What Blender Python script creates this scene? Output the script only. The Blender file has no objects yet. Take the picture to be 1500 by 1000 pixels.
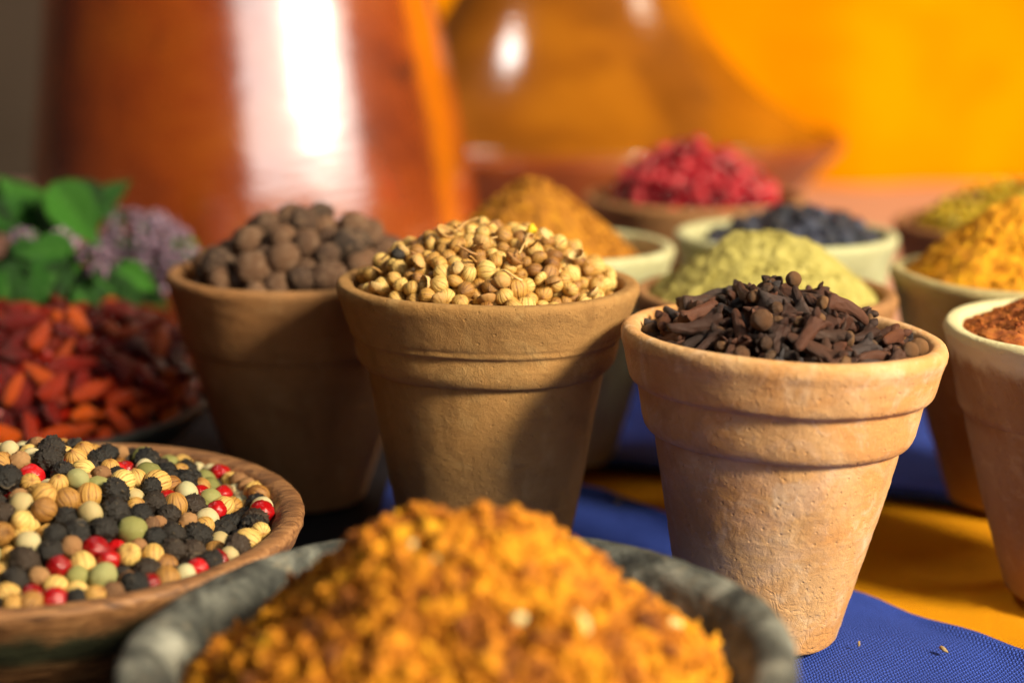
import bpy, math, random
import numpy as np
from mathutils import Vector, Matrix, Euler, noise as mn

# ------------------------------------------------------------------ scene
sc = bpy.context.scene
COL = sc.collection
R = math.radians
MM = 0.001

# camera (metres; the pots are about 65 mm wide)
F = 2340.0                      # focal length in photo pixels (photo 1500 wide)
PITCH = math.atan(514 / F)
CAMH = 0.131
cam_d = bpy.data.cameras.new('camera')
cam = bpy.data.objects.new('camera', cam_d); COL.objects.link(cam)
cam_d.sensor_width = 36.0
cam_d.lens = F / 1500 * 36
cam.location = (0, 0, CAMH)
cam.rotation_euler = (math.pi / 2 - PITCH, 0, 0)
cam_d.clip_start = 0.01; cam_d.clip_end = 50
cam_d.dof.use_dof = True
cam_d.dof.focus_distance = 0.317
cam_d.dof.aperture_fstop = 6.9
sc.camera = cam

# world: a dim room
w = bpy.data.worlds.new("World"); sc.world = w; w.use_nodes = True
bg = w.node_tree.nodes['Background']
bg.inputs[0].default_value = (0.85, 0.80, 0.75, 1); bg.inputs[1].default_value = 0.012

def area(name, loc, target, sx, sy, power, color):
    l = bpy.data.lights.new(name, 'AREA'); l.shape = 'RECTANGLE'; l.size = sx; l.size_y = sy
    l.energy = power; l.color = color
    o = bpy.data.objects.new(name, l); COL.objects.link(o)
    o.location = loc
    o.rotation_euler = (Vector(target) - Vector(loc)).to_track_quat('-Z', 'Y').to_euler()
    return o
# key: low lamp on the right that throws the pot shadows; large window in front on the right (the streak on the
# glazed vessel); small lamp overhead (the glint on the lid); added unseen fill light to brighten the yellow backdrop
area('key_lamp', (0.71, -0.22, 0.60), (0.02, 0.33, 0.05), 0.21, 0.21, 26.0, (1.0, 0.86, 0.62))
area('window_right', (0.62, -0.38, 0.44), (-0.1, 0.6, 0.08), 1.42, 0.56, 3.5, (1.0, 0.95, 0.90))
area('lamp_overhead', (-0.43, 0.735, 1.0), (0.0, 0.79, 0.1), 0.12, 0.16, 2.2, (1.0, 0.96, 0.9))
area('backdrop_fill', (0.85, 0.72, 0.75), (0.42, 1.12, 0.12), 0.30, 0.30, 4.0, (1.0, 0.90, 0.7))

sc.view_settings.view_transform = 'Standard'
sc.view_settings.look = 'None'
sc.view_settings.exposure = 0.0
sc.view_settings.gamma = 1.0
sc.cycles.max_bounces = 8
sc.cycles.use_denoising = True
sc.cycles.sample_clamp_indirect = 6.0

# ------------------------------------------------------------------ helpers
cP, sP = math.cos(PITCH), math.sin(PITCH)
def ray(px, py):
    a = (px - 750) / F; b = -(py - 500) / F
    return Vector((a, cP + b * sP, -sP + b * cP))
def at(px, py, z=0.0):                  # point of the plane z seen at a pixel of the photo
    d = ray(px, py); return Vector((0, 0, CAMH)) + d * ((z - CAMH) / d.z)
def atY(px, py, Y):
    d = ray(px, py); return Vector((0, 0, CAMH)) + d * (Y / d.y)

def newmesh(name, verts, faces, smooth=True):
    me = bpy.data.meshes.new(name)
    verts = np.asarray(verts, dtype=np.float32)
    if isinstance(faces, np.ndarray):
        nf, k = faces.shape
        me.vertices.add(len(verts)); me.vertices.foreach_set('co', verts.ravel())
        me.loops.add(nf * k); me.loops.foreach_set('vertex_index', faces.astype(np.int32).ravel())
        me.polygons.add(nf); me.polygons.foreach_set('loop_start', np.arange(0, nf * k, k, dtype=np.int32))
        me.polygons.foreach_set('loop_total', np.full(nf, k, dtype=np.int32))
        me.update(calc_edges=True); me.validate()
    else:
        me.from_pydata(verts.tolist(), [], faces)
    if smooth:
        me.polygons.foreach_set('use_smooth', np.ones(len(me.polygons), dtype=bool))
    me.update()
    return me

def colattr(me, vals, name='tone'):     # one float per vertex
    a = me.attributes.new(name, 'FLOAT', 'POINT'); a.data.foreach_set('value', np.asarray(vals, dtype=np.float32))

def link(name, me, mat, parent=None):
    if mat is not None and len(me.materials) == 0: me.materials.append(mat)
    o = bpy.data.objects.new(name, me); COL.objects.link(o)
    if parent is not None: o.parent = parent
    return o
def tag(o, label=None, cat=None, group=None, kind=None):
    if label: o['label'] = label
    if cat: o['category'] = cat
    if group: o['group'] = group
    if kind: o['kind'] = kind
    return o
def empty(name, loc, rot=(0, 0, 0)):
    o = bpy.data.objects.new(name, None); COL.objects.link(o); o.location = loc; o.rotation_euler = rot
    o.empty_display_size = 0.01
    return o

def chaikin(p, n, closed=False):
    p = np.array(p, float)
    for _ in range(n):
        if closed:
            q = np.roll(p, -1, 0); p = np.stack([.75 * p + .25 * q, .25 * p + .75 * q], 1).reshape(-1, 2)
        else:
            a, b = p[:-1], p[1:]
            m = np.stack([.75 * a + .25 * b, .25 * a + .75 * b], 1).reshape(-1, 2)
            p = np.vstack([p[:1], m, p[-1:]])
    return p
def densify(p, step):
    out = []
    for a, b in zip(p[:-1], p[1:]):
        n = max(1, int(math.ceil(np.linalg.norm(b - a) / step)))
        for i in range(n): out.append(a + (b - a) * i / n)
    out.append(p[-1]); return np.array(out)

def lathe(name, prof, segs=144, closed=False, smooth=1, wob=0.0, wobs=.05, fine=0.0, seed=0, zw=0.0, step=1.2):
    """revolve a profile in mm; wob: slow hand-made waviness in mm; fine: small lumps in mm"""
    p = chaikin(prof, smooth, closed)
    if closed: p = np.vstack([p, p[:1]])
    p = densify(p, step)
    if closed: p = p[:-1]
    n = len(p); V = []
    so = Vector((seed * 13.7, seed * 7.1, seed * 3.3))
    for r, z in p:
        for j in range(segs):
            a = 2 * math.pi * j / segs
            x, y = math.cos(a), math.sin(a)
            rr, zz = r, z
            if wob: rr += wob * mn.noise(Vector((x * 1.3, y * 1.3, z * wobs)) + so) * min(1, r / 8)
            if zw: zz += zw * mn.noise(Vector((x * 1.1 + 9, y * 1.1, 0)) + so) * (z > 3)
            if fine: rr += fine * mn.noise(Vector((x * r * .35, y * r * .35, z * .8)) + so) * min(1, r / 8)
            V.append((x * rr * MM, y * rr * MM, zz * MM))
    Fc = []
    m = n if closed else n - 1
    for i in range(m):
        i2 = (i + 1) % n
        j = np.arange(segs); j2 = (j + 1) % segs
        Fc.append(np.stack([i * segs + j, i * segs + j2, i2 * segs + j2, i2 * segs + j], 1))
    return newmesh(name, V, np.vstack(Fc)[:, ::-1].copy())

_ico = {}
def ico(n):
    if n not in _ico:
        import bmesh
        bm = bmesh.new(); bmesh.ops.create_icosphere(bm, subdivisions=n, radius=1)
        v = np.array([v.co[:] for v in bm.verts]); f = np.array([[q.index for q in t.verts] for t in bm.faces]); bm.free()
        _ico[n] = (v, f)
    return _ico[n]

def join_copies(name, srcs, mats4, tones=None):
    """one mesh out of many copies: srcs list of (verts, faces, tone or None), mats4 list of (src index, 4x4)"""
    V, Fa, T = [], [], []; off = 0
    for k, (i, M) in enumerate(mats4):
        v, f, t = srcs[i]
        M = np.array(M)
        V.append(v @ M[:3, :3].T + M[:3, 3]); Fa.append(f + off); off += len(v)
        T.append(t if t is not None else np.zeros(len(v)))
    me = newmesh(name, np.vstack(V), np.vstack(Fa))
    colattr(me, np.concatenate(T))
    if tones is not None:
        colattr(me, np.concatenate([np.full(len(srcs[i][0]), tones[k]) for k, (i, M) in enumerate(mats4)]), 'pick')
    return me

# ------------------------------------------------------------------ material helper
class NT:
    def __init__(s, name):
        s.m = bpy.data.materials.new(name); s.m.use_nodes = True
        s.t = s.m.node_tree; s.t.nodes.clear()
        s.out = s.t.nodes.new('ShaderNodeOutputMaterial')
        s.b = s.t.nodes.new('ShaderNodeBsdfPrincipled')
        s.t.links.new(s.b.outputs[0], s.out.inputs[0])
        tc = s.t.nodes.new('ShaderNodeTexCoord')
        mp = s.t.nodes.new('ShaderNodeMapping'); mp.inputs['Scale'].default_value = (1000, 1000, 1000)
        s.t.links.new(tc.outputs['Object'], mp.inputs[0])
        s.P = mp.outputs[0]                         # object coordinates in mm
    def new(s, kind, **kw):
        n = s.t.nodes.new(kind)
        for k, v in kw.items(): setattr(n, k, v)
        return n
    def put(s, sock, v):
        if isinstance(v, bpy.types.NodeSocket): s.t.links.new(v, sock)
        elif isinstance(v, (tuple, list)): sock.default_value = tuple(v) + ((1,) if len(v) == 3 and len(sock.default_value) == 4 else ())
        else: sock.default_value = v
    def set(s, **kw):
        for k, v in kw.items(): s.put(s.b.inputs[k.replace('_', ' ')], v)
    def scale(s, v, to=None):
        n = s.new('ShaderNodeMapping'); n.inputs['Scale'].default_value = v; s.put(n.inputs[0], to or s.P); return n.outputs[0]
    def shift(s, vec, amt):
        n = s.new('ShaderNodeVectorMath', operation='ADD'); s.put(n.inputs[0], vec); s.put(n.inputs[1], amt); return n.outputs[0]
    def noise(s, sc_, det=3, rough=.55, dist=0, vec=None, color=False):
        n = s.new('ShaderNodeTexNoise'); n.inputs['Scale'].default_value = sc_; n.inputs['Detail'].default_value = det
        n.inputs['Roughness'].default_value = rough; n.inputs['Distortion'].default_value = dist
        s.put(n.inputs['Vector'], vec or s.P); return n.outputs['Color' if color else 'Fac']
    def voro(s, sc_, feat='F1', vec=None, rnd=1, out='Distance'):
        n = s.new('ShaderNodeTexVoronoi', feature=feat); n.inputs['Scale'].default_value = sc_
        n.inputs['Randomness'].default_value = rnd
        s.put(n.inputs['Vector'], vec or s.P); return n.outputs[out]
    def math(s, op, a, b=0.0, clamp=False):
        n = s.new('ShaderNodeMath', operation=op, use_clamp=clamp); s.put(n.inputs[0], a); s.put(n.inputs[1], b); return n.outputs[0]
    def ramp(s, fac, lo, hi, a=0.0, b=1.0):          # map range, smooth
        n = s.new('ShaderNodeMapRange', interpolation_type='SMOOTHSTEP')
        for i, v in enumerate((fac, lo, hi, a, b)): s.put(n.inputs[i], v)
        return n.outputs[0]
    def mix(s, fac, a, b, mode='MIX'):
        n = s.new('ShaderNodeMix', data_type='RGBA', blend_type=mode)
        s.put(n.inputs[0], fac); s.put(n.inputs[6], a); s.put(n.inputs[7], b); return n.outputs[2]
    def crv(s, fac, stops):
        n = s.new('ShaderNodeValToRGB'); e = n.color_ramp.elements
        while len(e) < len(stops): e.new(0.5)
        for el, (p, c) in zip(e, stops): el.position = p; el.color = tuple(c) + (1,)
        s.put(n.inputs[0], fac); return n.outputs[0]
    def attr(s, name):
        n = s.new('ShaderNodeAttribute', attribute_name=name); return n.outputs['Fac']
    def rnd(s):
        return s.new('ShaderNodeObjectInfo').outputs['Random']
    def xyz(s, vec=None):
        n = s.new('ShaderNodeSeparateXYZ'); s.put(n.inputs[0], vec or s.P); return n.outputs
    def bump(s, h, dist_mm, strength=1.0, prev=None):
        n = s.new('ShaderNodeBump'); n.inputs['Distance'].default_value = dist_mm * MM; n.inputs['Strength'].default_value = strength
        s.put(n.inputs['Height'], h)
        if prev is not None: s.put(n.inputs['Normal'], prev)
        s.t.links.new(n.outputs[0], s.b.inputs['Normal']); return n.outputs[0]

def srgb(r, g, b):
    f = lambda c: (c / 255 / 12.92) if c <= 10 else ((c / 255 + .055) / 1.055) ** 2.4
    return (f(r), f(g), f(b))

def clay(name, base, warm, pale, pale_amt=.3, seed=0, dusty=0.0, wrinkle=False, gritty=1.0, rim=None, top=65):
    n = NT(name)
    P = n.shift(n.P, (seed * 31.0, seed * 17.0, seed * 9.0))
    a = n.noise(.045, 4, .6, .4, P); b = n.noise(.13, 5, .65, .6, P)
    c = n.mix(n.ramp(a, .38, .62), base, warm)
    c = n.mix(n.math('MULTIPLY', n.ramp(b, .5, .75), pale_amt), c, pale)
    st = n.noise(.5, 4, .6, .2, n.scale((.12, .12, 1.1), P))      # throwing lines
    c = n.mix(n.math('MULTIPLY', n.ramp(st, .5, .8), .22), c, tuple(x * .6 for x in base))
    sp = n.noise(2.6, 3, .7, 0, P)
    c = n.mix(n.math('MULTIPLY', n.ramp(sp, .58, .75), .35), c, tuple(x * .5 for x in base))
    c = n.mix(n.math('MULTIPLY', n.ramp(n.noise(1.3, 4, .7, 0, P), .56, .75), .22), c, pale)
    c = n.mix(n.math('MULTIPLY', n.ramp(n.noise(.075, 5, .68, 1.0, n.scale((1, 1, .6), P)), .50, .68), .45), c, tuple(x * k for x, k in zip(base, (.62, .55, .5))))
    if dusty:                                                    # chalky bloom
        d = n.ramp(n.noise(.06, 5, .62, 1.2, P), .48, .68)
        c = n.mix(n.math('MULTIPLY', d, dusty), c, (.66, .50, .40))
        d2 = n.ramp(n.noise(.22, 5, .7, 1.6, P), .60, .70)
        c = n.mix(n.math('MULTIPLY', d2, dusty * .8), c, (.76, .62, .50))
    z = n.xyz()[2]
    if rim: c = n.mix(n.ramp(n.math('ADD', z, n.math('MULTIPLY', n.noise(.2, 3, .6, 0, P), 5)), top - 1.0, top + 3.5), c, rim)
    n.set(Base_Color=c, Roughness=n.ramp(b, .3, .7, .72, .92))
    n.b.inputs['Specular IOR Level'].default_value = .28
    N = n.bump(st, .10)
    N = n.bump(n.noise(3.4, 3, .8, 0, P), .17 * gritty, 1, N)
    N = n.bump(n.noise(.55, 4, .6, .5, P), .30, 1, N)
    pits = n.ramp(n.voro(.42, 'F1', P), .06, .16)
    N = n.bump(pits, .16, .8, N)
    if wrinkle:
        wv = n.math('ABSOLUTE', n.math('SUBTRACT', n.noise(.22, 3, .5, 2.2, n.scale((1, 1, .6), P)), .5))
        m = n.math('MULTIPLY', n.ramp(wv, .0, .10), n.ramp(n.math('ADD', z, n.math('MULTIPLY', n.noise(.12, 3, .6, 0, P), 22)), 22, 34, 1, 0))
        n.bump(m, .10, .7, N)
    return n.m

# ================================================================== SETTING
# table
def tabletop_material():
    n = NT('pale_pink_table'); a = n.noise(.02, 4, .6, .3, n.scale((1, .1, 1)))
    n.set(Base_Color=n.mix(a, (.55, .30, .21), (.66, .40, .30)), Roughness=.55); n.bump(n.noise(.8, 3), .1); return n.m
def box(name, x0, x1, y0, y1, z0, z1, mat, parent=None):
    v = [(x, y, z) for z in (z0, z1) for y in (y0, y1) for x in (x0, x1)]
    f = [(0, 2, 3, 1), (4, 5, 7, 6), (0, 1, 5, 4), (2, 6, 7, 3), (0, 4, 6, 2), (1, 3, 7, 5)]
    return link(name, newmesh(name, v, f, False), mat, parent)
tag(box('table', -1.3, 1.3, -.05, 1.128, -.05, -.0035, tabletop_material()), 'pale pink tabletop behind the spice pots and under the cloths', 'table', kind='structure')

# wall and yellow cloth backdrop
def wall_material():
    n = NT('brown_wall'); a = n.noise(.01, 5, .6)
    n.set(Base_Color=n.mix(a, (.07, .045, .030), (.12, .085, .06)), Roughness=.9); n.bump(n.noise(.15, 5), .6); return n.m
tag(box('wall', -1.6, 1.6, 1.30, 1.36, -.4, 1.2, wall_material()), 'dim brown wall behind the table, at the left edge', 'wall', kind='structure')
def sheet(name, fn, nx, ny, mat, thick=0.0, parent=None):
    """fn(u,v) -> xyz ; thick: back face offset along -z or +y so that the cloth has depth"""
    V = np.array([fn(i / nx, j / ny) for j in range(ny + 1) for i in range(nx + 1)])
    q = []
    for j in range(ny):
        for i in range(nx):
            a = j * (nx + 1) + i; q.append((a, a + 1, a + nx + 2, a + nx + 1))
    q = np.array(q)
    me = newmesh(name, V, q)
    o = link(name, me, mat, parent)
    if thick:
        m = o.modifiers.new('thickness', 'SOLIDIFY'); m.thickness = thick; m.offset = -1
    return o
def yellow_material():
    n = NT('yellow_backdrop_cloth'); a = n.ramp(n.noise(.012, 4, .6, .6), .35, .65)
    n.set(Base_Color=n.mix(a, (.84, .275, .0005), (.92, .33, .0005)), Roughness=.95); n.b.inputs['Specular IOR Level'].default_value = 0; n.bump(n.noise(2, 2), .1); return n.m
def bfn(u, v):
    x = -.16 + 1.2 * u; z = -.01 + .6 * v
    return (x, 1.18 + .014 * math.sin(x * 19 + 3.0 * v) + .006 * math.sin(x * 47 - 5 * v) + .012 * mn.noise(Vector((x * 5, z * 4, 1))) - .045 * (1 - v) ** 4, z)
b = sheet('backdrop_cloth', bfn, 120, 40, yellow_material(), .0012)
tag(b, 'bright orange yellow cloth hanging behind the table', 'backdrop', kind='structure')

# cloths under the pots
def weave_material(name, dark, light, pitch, bright=1.0):
    n = NT(name)
    P = n.shift(n.scale((1, 1, 0)), n.new('ShaderNodeCombineXYZ').outputs[0])
    wob = n.noise(.25, 2, .5, 0, None, True)
    P = n.shift(n.scale((1, 1, 0)), wob)
    x, y, _ = n.xyz(P)
    sx = n.math('SINE', n.math('MULTIPLY', x, math.pi / pitch)); sy = n.math('SINE', n.math('MULTIPLY', y, math.pi / pitch))
    prod = n.math('MULTIPLY', sx, sy)
    h = n.math('ABSOLUTE', n.math('ADD', n.math('MULTIPLY', prod, 1.0), n.math('MULTIPLY', n.noise(6, 2), .5)))
    big = n.noise(.06, 4, .6)
    c = n.mix(n.ramp(h, .05, .7), dark, light)
    c = n.mix(n.math('MULTIPLY', n.ramp(big, .35, .7), .35), c, tuple(k * .7 for k in light))
    c = n.mix(n.math('MULTIPLY', n.ramp(n.noise(1.8, 3, .7), .6, .78), .5), c, tuple(min(1, k * 1.5 + .02) for k in light))
    n.set(Base_Color=c, Roughness=.9)
    n.b.inputs['Specular IOR Level'].default_value = .15
    n.bump(h, .22); return n.m
m_blue = weave_material('blue_woven_cloth', (.008, .018, .13), (.055, .11, .56), .62)
m_orange = weave_material('orange_woven_cloth', (.50, .14, .001), (.92, .42, .002), .55)
def cloth_orange(u, v):
    x = -.34 + .86 * u; y = .07 + .50 * v
    z = -.0021 + .0006 * mn.noise(Vector((x * 30, y * 30, 2)))
    d = abs((x - .083) * .72 + (y - .372) * .35)      # a crease line
    z += .0011 * math.exp(-(d / .0022) ** 2) * (1 if y > .25 else 0)
    return (x, y, z)
o = sheet('orange_cloth', cloth_orange, 240, 150, m_orange, .0008)
tag(o, 'orange woven cloth with a crease showing between the two blue cloths', 'cloth')
E0 = [Vector((-.36, .50)), Vector((-.05, .466)), Vector((.025, .412)), Vector((.076, .338)), Vector((.105, .303)), Vector((.17, .262)), (Vector((.5, .16)))]
def edge_y(x):
    for a, b_ in zip(E0[:-1], E0[1:]):
        if x <= b_.x: return a.y + (b_.y - a.y) * (x - a.x) / (b_.x - a.x)
    return E0[-1].y
def cloth_front(u, v):
    x = -.34 + .80 * u; e = edge_y(x) + .0012 * math.sin(x * 90)
    y = .06 + (e - .06) * v
    z = -.0004 + (.0016 * mn.noise(Vector((x * 22, y * 22, 5))) + .0016 * mn.noise(Vector((x * 75, y * 40, 9))) * (x > .06)) * (1 if x > .03 else .4)
    z += .0009 * math.exp(-((e - y - .0035) / .0022) ** 2)
    z += .0022 * math.exp(-(((x - .086) * .8 + (y - .275) * .6) / .009) ** 2) * (x > .06)
    for (cx, cy, cr) in ((.0505, .318, .024),):
        d = math.hypot(x - cx, y - cy); k = max(0, min(1, (d - cr) / .012)); z = z * k + (-.0004) * (1 - k)
    return (x, y, z)
o = sheet('blue_cloth', cloth_front, 300, 150, m_blue, .0012)
tag(o, 'blue woven cloth under the clove pot and bowls, its edge over the orange cloth', 'cloth')
def shade_sheet_fn(u, v):  # near-black sheet added in place of the deep shade in the left gaps
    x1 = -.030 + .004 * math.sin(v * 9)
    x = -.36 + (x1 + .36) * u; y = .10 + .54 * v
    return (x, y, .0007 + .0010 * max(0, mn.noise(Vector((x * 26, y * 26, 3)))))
m_shade = weave_material('shade_black_weave', (.002, .002, .004), (.010, .010, .016), .55)
o = sheet('shade_sheet', shade_sheet_fn, 160, 120, m_shade, .0008)
tag(o, 'added dark sheet standing in for the deep shade under the wooden bowl and the chili bowl', 'cloth')
def cloth_back(u, v):
    x = -.02 + .48 * u; e = .437 - .36 * (x - .01) * (1 if x < .2 else .9)
    e = max(e, .33)
    y = e + (.60 - e) * v
    z = .0002 + .0024 * max(0, mn.noise(Vector((x * 24, y * 20, 8)))) + .0016 * math.exp(-((y - e - .004) / .003) ** 2)
    return (x, y, z)
o = sheet('blue_cloth', cloth_back, 160, 60, m_blue, .0016)
tag(o, 'folded blue cloth further back under the rear row of pots', 'cloth')

# ================================================================== POTS
def pot(label, px, py_rim, Y, rr, H, mat, steps=(11, 19), lean=(0, 0), seed=1, group='small clay pots of spices', mat_body=None, base_r=16.5, kind='double', thick=3.8):
    """Y: distance of the axis; px: where the axis at the rim shows; H rim height mm; rr rim radius mm"""
    a, b_ = steps
    p = atY(px, py_rim, Y)
    lx, ly = lean
    # leaning about the base: axis top = base + H*sin(lean)
    bx = p.x - H * MM * math.sin(lx); by = Y - H * MM * math.sin(ly)
    root = empty('clay_pot', (bx, by, .0009), (-ly, lx, 0))
    k = rr / 32.5
    if kind == 'double':
        rb = [(24.7 * k, H - b_ - 2.2), (26.2 * k, H - b_ - 1.9), (27.3 * k, H - b_ - .4), (28.1 * k, H - b_ + 3), (28.7 * k, H - a - 1.2), (29.0 * k, H - a - .1), (30.4 * k, H - a + .4), (31.0 * k, H - a + 2.2), (31.9 * k, H - 4.5), (32.7 * k, H - 2.3), (32.4 * k, H - .5), (31.2 * k, H + .15), (rr - thick + .7, H - .1), (rr - thick, H - 1.6), (rr - thick - 1.1, H - 8), (24.3 * k, H - b_ - 2)]
        step_z = H - b_ - 1
    elif kind == 'ridge':      # broad collar with one raised line
        rb = [(25.6 * k, H - b_ - 2.0), (27.3 * k, H - b_ - 1.5), (28.3 * k, H - b_ + .3), (28.7 * k, H - b_ + 2.4), (28.8 * k, H - a - .8), (29.7 * k, H - a - .2), (29.8 * k, H - a + .9), (30.2 * k, H - a + 1.5), (31.6 * k, H - 5.0), (32.6 * k, H - 2.2), (32.5 * k, H - .6), (31.6 * k, H), (rr - thick + .5, H - .3), (rr - thick, H - 1.6), (rr - thick - 1.2, H - 8), (25.0 * k, H - b_ - 1.8)]
        step_z = H - b_ - 1
    else:                      # plain collar, faint line
        rb = [(27.2 * k, H - b_ - .5), (28.2 * k, H - b_), (28.8 * k, H - b_ + 1), (30.4 * k, H - 9), (32.0 * k, H - 3.5), (32.6 * k, H - 1.6), (32.0 * k, H - .3), (31.0 * k, H), (rr - thick + .5, H - .3), (rr - thick, H - 1.6), (rr - thick - 1.0, H - 8), (26.2 * k, H - b_ - .3)]
        step_z = H - b_
    rbw = 27.9 * k if kind == 'plain' else (26.2 * k if kind == 'ridge' else 25.4 * k)
    body = [(0, 0), (base_r - 1.2, 0), (base_r - .3, .35), (base_r, 1.3), (base_r + (rbw - base_r) * .5 + .35, step_z * .5), (rbw, step_z), (rbw + 1.2, H - 7), (rr - thick - .6, H - 6.5), (rbw - 4, step_z), (base_r - 3.5, 5), (0, 4.5)]
    o1 = link('pot_rim', lathe('pot_rim', rb, 176, True, 2, .75, .03, .12, seed, .5), mat, root)
    o2 = link('pot_body', lathe('pot_body', body, 176, False, 1, .75, .03, .14, seed, .0), mat_body or mat, root)
    tag(root, label, 'clay pot', group)
    root['rim'] = (rr - thick, H)
    return root

m_sand = clay('sandy_clay', (.35, .19, .062), (.40, .21, .066), (.52, .34, .14), .45, 1, gritty=1.4)
m_peach = clay('peach_clay', (.60, .35, .15), (.58, .28, .09), (.74, .56, .37), .6, 2, dusty=.26, wrinkle=True, gritty=.55)
m_brown = clay('brown_clay', (.33, .165, .065), (.38, .18, .065), (.52, .32, .15), .4, 3)
m_olive = clay('olive_clay', (.46, .42, .19), (.50, .40, .19), (.62, .60, .34), .5, 4)
m_cream = clay('cream_clay', (.54, .55, .31), (.50, .48, .26), (.64, .66, .43), .5, 5)
m_rust = clay('rust_clay', (.32, .20, .09), (.29, .155, .055), (.50, .37, .18), .5, 6, rim=(.66, .60, .34), top=55)
m_dark = clay('dark_clay', (.34, .15, .06), (.28, .11, .04), (.5, .3, .16), .3, 7)

P_cor = pot('sandy clay pot full of coriander seeds, with a fine raised line round its collar', 714, 412, .344, 32.8, 68.5, m_sand, (11.3, 17), (0.010, 0.0), 1, kind='ridge', base_r=17)
P_clo = pot('peach clay pot full of cloves, with two stepped bands and chalky patches', 1148, 492, .314, 32.5, 63.5, m_peach, (11.0, 19.0), (0.045, 0.015), 2, kind='double', base_r=16.2)
P_all = pot('brown clay pot full of allspice berries, beside the chili bowl', 438, 416, .404, 33.5, 60.5, m_brown, (14, 19), (0.0, 0), 3, kind='plain')
P_fen = pot('brownish clay pot holding the mound of pale yellow green powder', 1118, 432, .394, 33, 57.0, m_brown, (11, 18), (0, 0), 4, kind='plain')
P_cum = pot('pale cream pot holding the steep mound of brown powder', 817, 362, .440, 32.5, 61.5, m_cream, (12, 18), (0, 0), 5, kind='plain')
P_jun = pot('pale cream pot of blue black berries', 1151, 350, .468, 33, 60.5, m_cream, (12, 18), (0, 0), 6, kind='plain')
P_tur = pot('olive clay pot heaped with golden turmeric powder at the right edge', 1500, 402, .402, 33.5, 60.5, m_olive, (11, 18), (0, 0), 7, kind='plain', mat_body=m_rust)
P_rus = pot('clay pot with cream lip holding rust red powder, cut by the right edge', 1612, 498, .335, 33.0, 60.0, m_rust, (13, 19), (0, 0), 8, kind='plain')
P_pin = pot('brown clay pot of pink peppercorns in front of the tagine', 1018, 298, .560, 39, 60.0, m_brown, (11, 18), (0, 0), 9, kind='plain')
P_her = pot('small brown clay pot of yellow green seeds in the far right corner', 1480, 338, .520, 38, 56.0, m_dark, (11, 18), (0, 0), 10, kind='plain')

# ------------------------------------------------------------------ bowls
def stone_material():
    n = NT('grey_stone')
    a = n.noise(.09, 6, .65, .8); b2 = n.noise(.5, 5, .7, .4)
    c = n.crv(a, [(.36, (.012, .013, .012)), (.48, (.06, .064, .056)), (.58, (.16, .165, .14)), (.72, (.38, .38, .32))])
    c = n.mix(n.math('MULTIPLY', n.ramp(b2, .5, .7), .5), c, (.10, .105, .09))
    c = n.mix(n.math('MULTIPLY', n.ramp(n.noise(.25, 4, .7), .55, .72), .4), c, (.36, .30, .20))
    n.set(Base_Color=c, Roughness=.62)
    N = n.bump(n.noise(.35, 5, .65), .7); N = n.bump(n.noise(2.5, 4, .75), .22, 1, N)
    n.bump(n.ramp(n.voro(.5), .08, .3), .25, .7, N); return n.m
def wood_material():
    n = NT('brown_wood')
    g = n.noise(.35, 5, .6, 1.5, n.scale((.25, 1.0, 1.6)))
    c = n.crv(g, [(.3, (.07, .028, .010)), (.5, (.24, .105, .036)), (.7, (.42, .21, .08))])
    z = n.xyz()[2]
    green = n.ramp(n.math('ADD', z, n.math('MULTIPLY', n.noise(.12, 4, .6), 9)), 25.5, 30.0, 1, 0)
    x = n.xyz()[0]
    rad = n.new('ShaderNodeVectorMath', operation='LENGTH'); n.put(rad.inputs[0], n.scale((1, 1, 0)))
    green = n.math('MULTIPLY', green, n.ramp(rad.outputs['Value'], 43.5, 46.5))
    gc = n.mix(n.noise(.3, 5, .7), (.012, .015, .007), (.06, .062, .028))
    n.set(Base_Color=n.mix(green, c, gc), Roughness=.6)
    N = n.bump(g, .35); n.bump(n.noise(3, 3), .08, 1, N); return n.m
def darkbowl_material():
    n = NT('dark_bowl'); a = n.noise(.12, 5, .6)
    n.set(Base_Color=n.mix(a, (.008, .010, .009), (.035, .037, .03)), Roughness=.65); n.bump(n.noise(.8, 4), .2); return n.m

pc = at(670, 958, .032)
CB = Vector((pc.x, pc.y))
cb = tag(link('stone_bowl', lathe('stone_bowl', [(0, 0), (24, 0), (28, 1), (36, 9), (45, 21), (50, 28), (51.8, 31), (51.2, 32.8), (48.5, 33.6), (45.3, 32.4), (43.2, 29.0), (39.5, 21), (31, 11), (18, 6.5), (0, 6)], 220, False, 2, 2.0, .02, .5, 21, 1.4, 1.0), stone_material()),
         'rough grey stone bowl heaped with orange curry mix in the foreground', 'bowl')
cb.location = (CB.x, CB.y, .0009)
pw = at(62, 768, .028)
WB = Vector((pw.x, pw.y))
wb = tag(link('wooden_bowl', lathe('wooden_bowl', [(0, 0), (26, 0), (30, 1), (40, 10), (47.5, 20), (51, 26.5), (51.6, 28.6), (50.4, 29.6), (47.3, 29.2), (45.8, 27.4), (41, 20.5), (33, 12.5), (20, 7), (0, 6)], 200, False, 2, .9, .02, .25, 22, .9, 1.0), wood_material()),
         'wooden bowl with darkened outside full of mixed peppercorns', 'bowl')
wb.location = (WB.x, WB.y, .0009)
DB = Vector((-.139, .428))
db = tag(link('dark_bowl', lathe('dark_bowl', [(0, 0), (28, 0), (33, 1.2), (46, 8), (54, 16), (56, 19), (54, 20.2), (51.5, 18), (44, 12), (30, 6), (0, 4.5)], 128, False, 2, .6, .02, .2, 23), darkbowl_material()),
         'dark shallow bowl of dried red chilies behind the wooden bowl', 'bowl')
db.location = (DB.x, DB.y, .0009)

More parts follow.
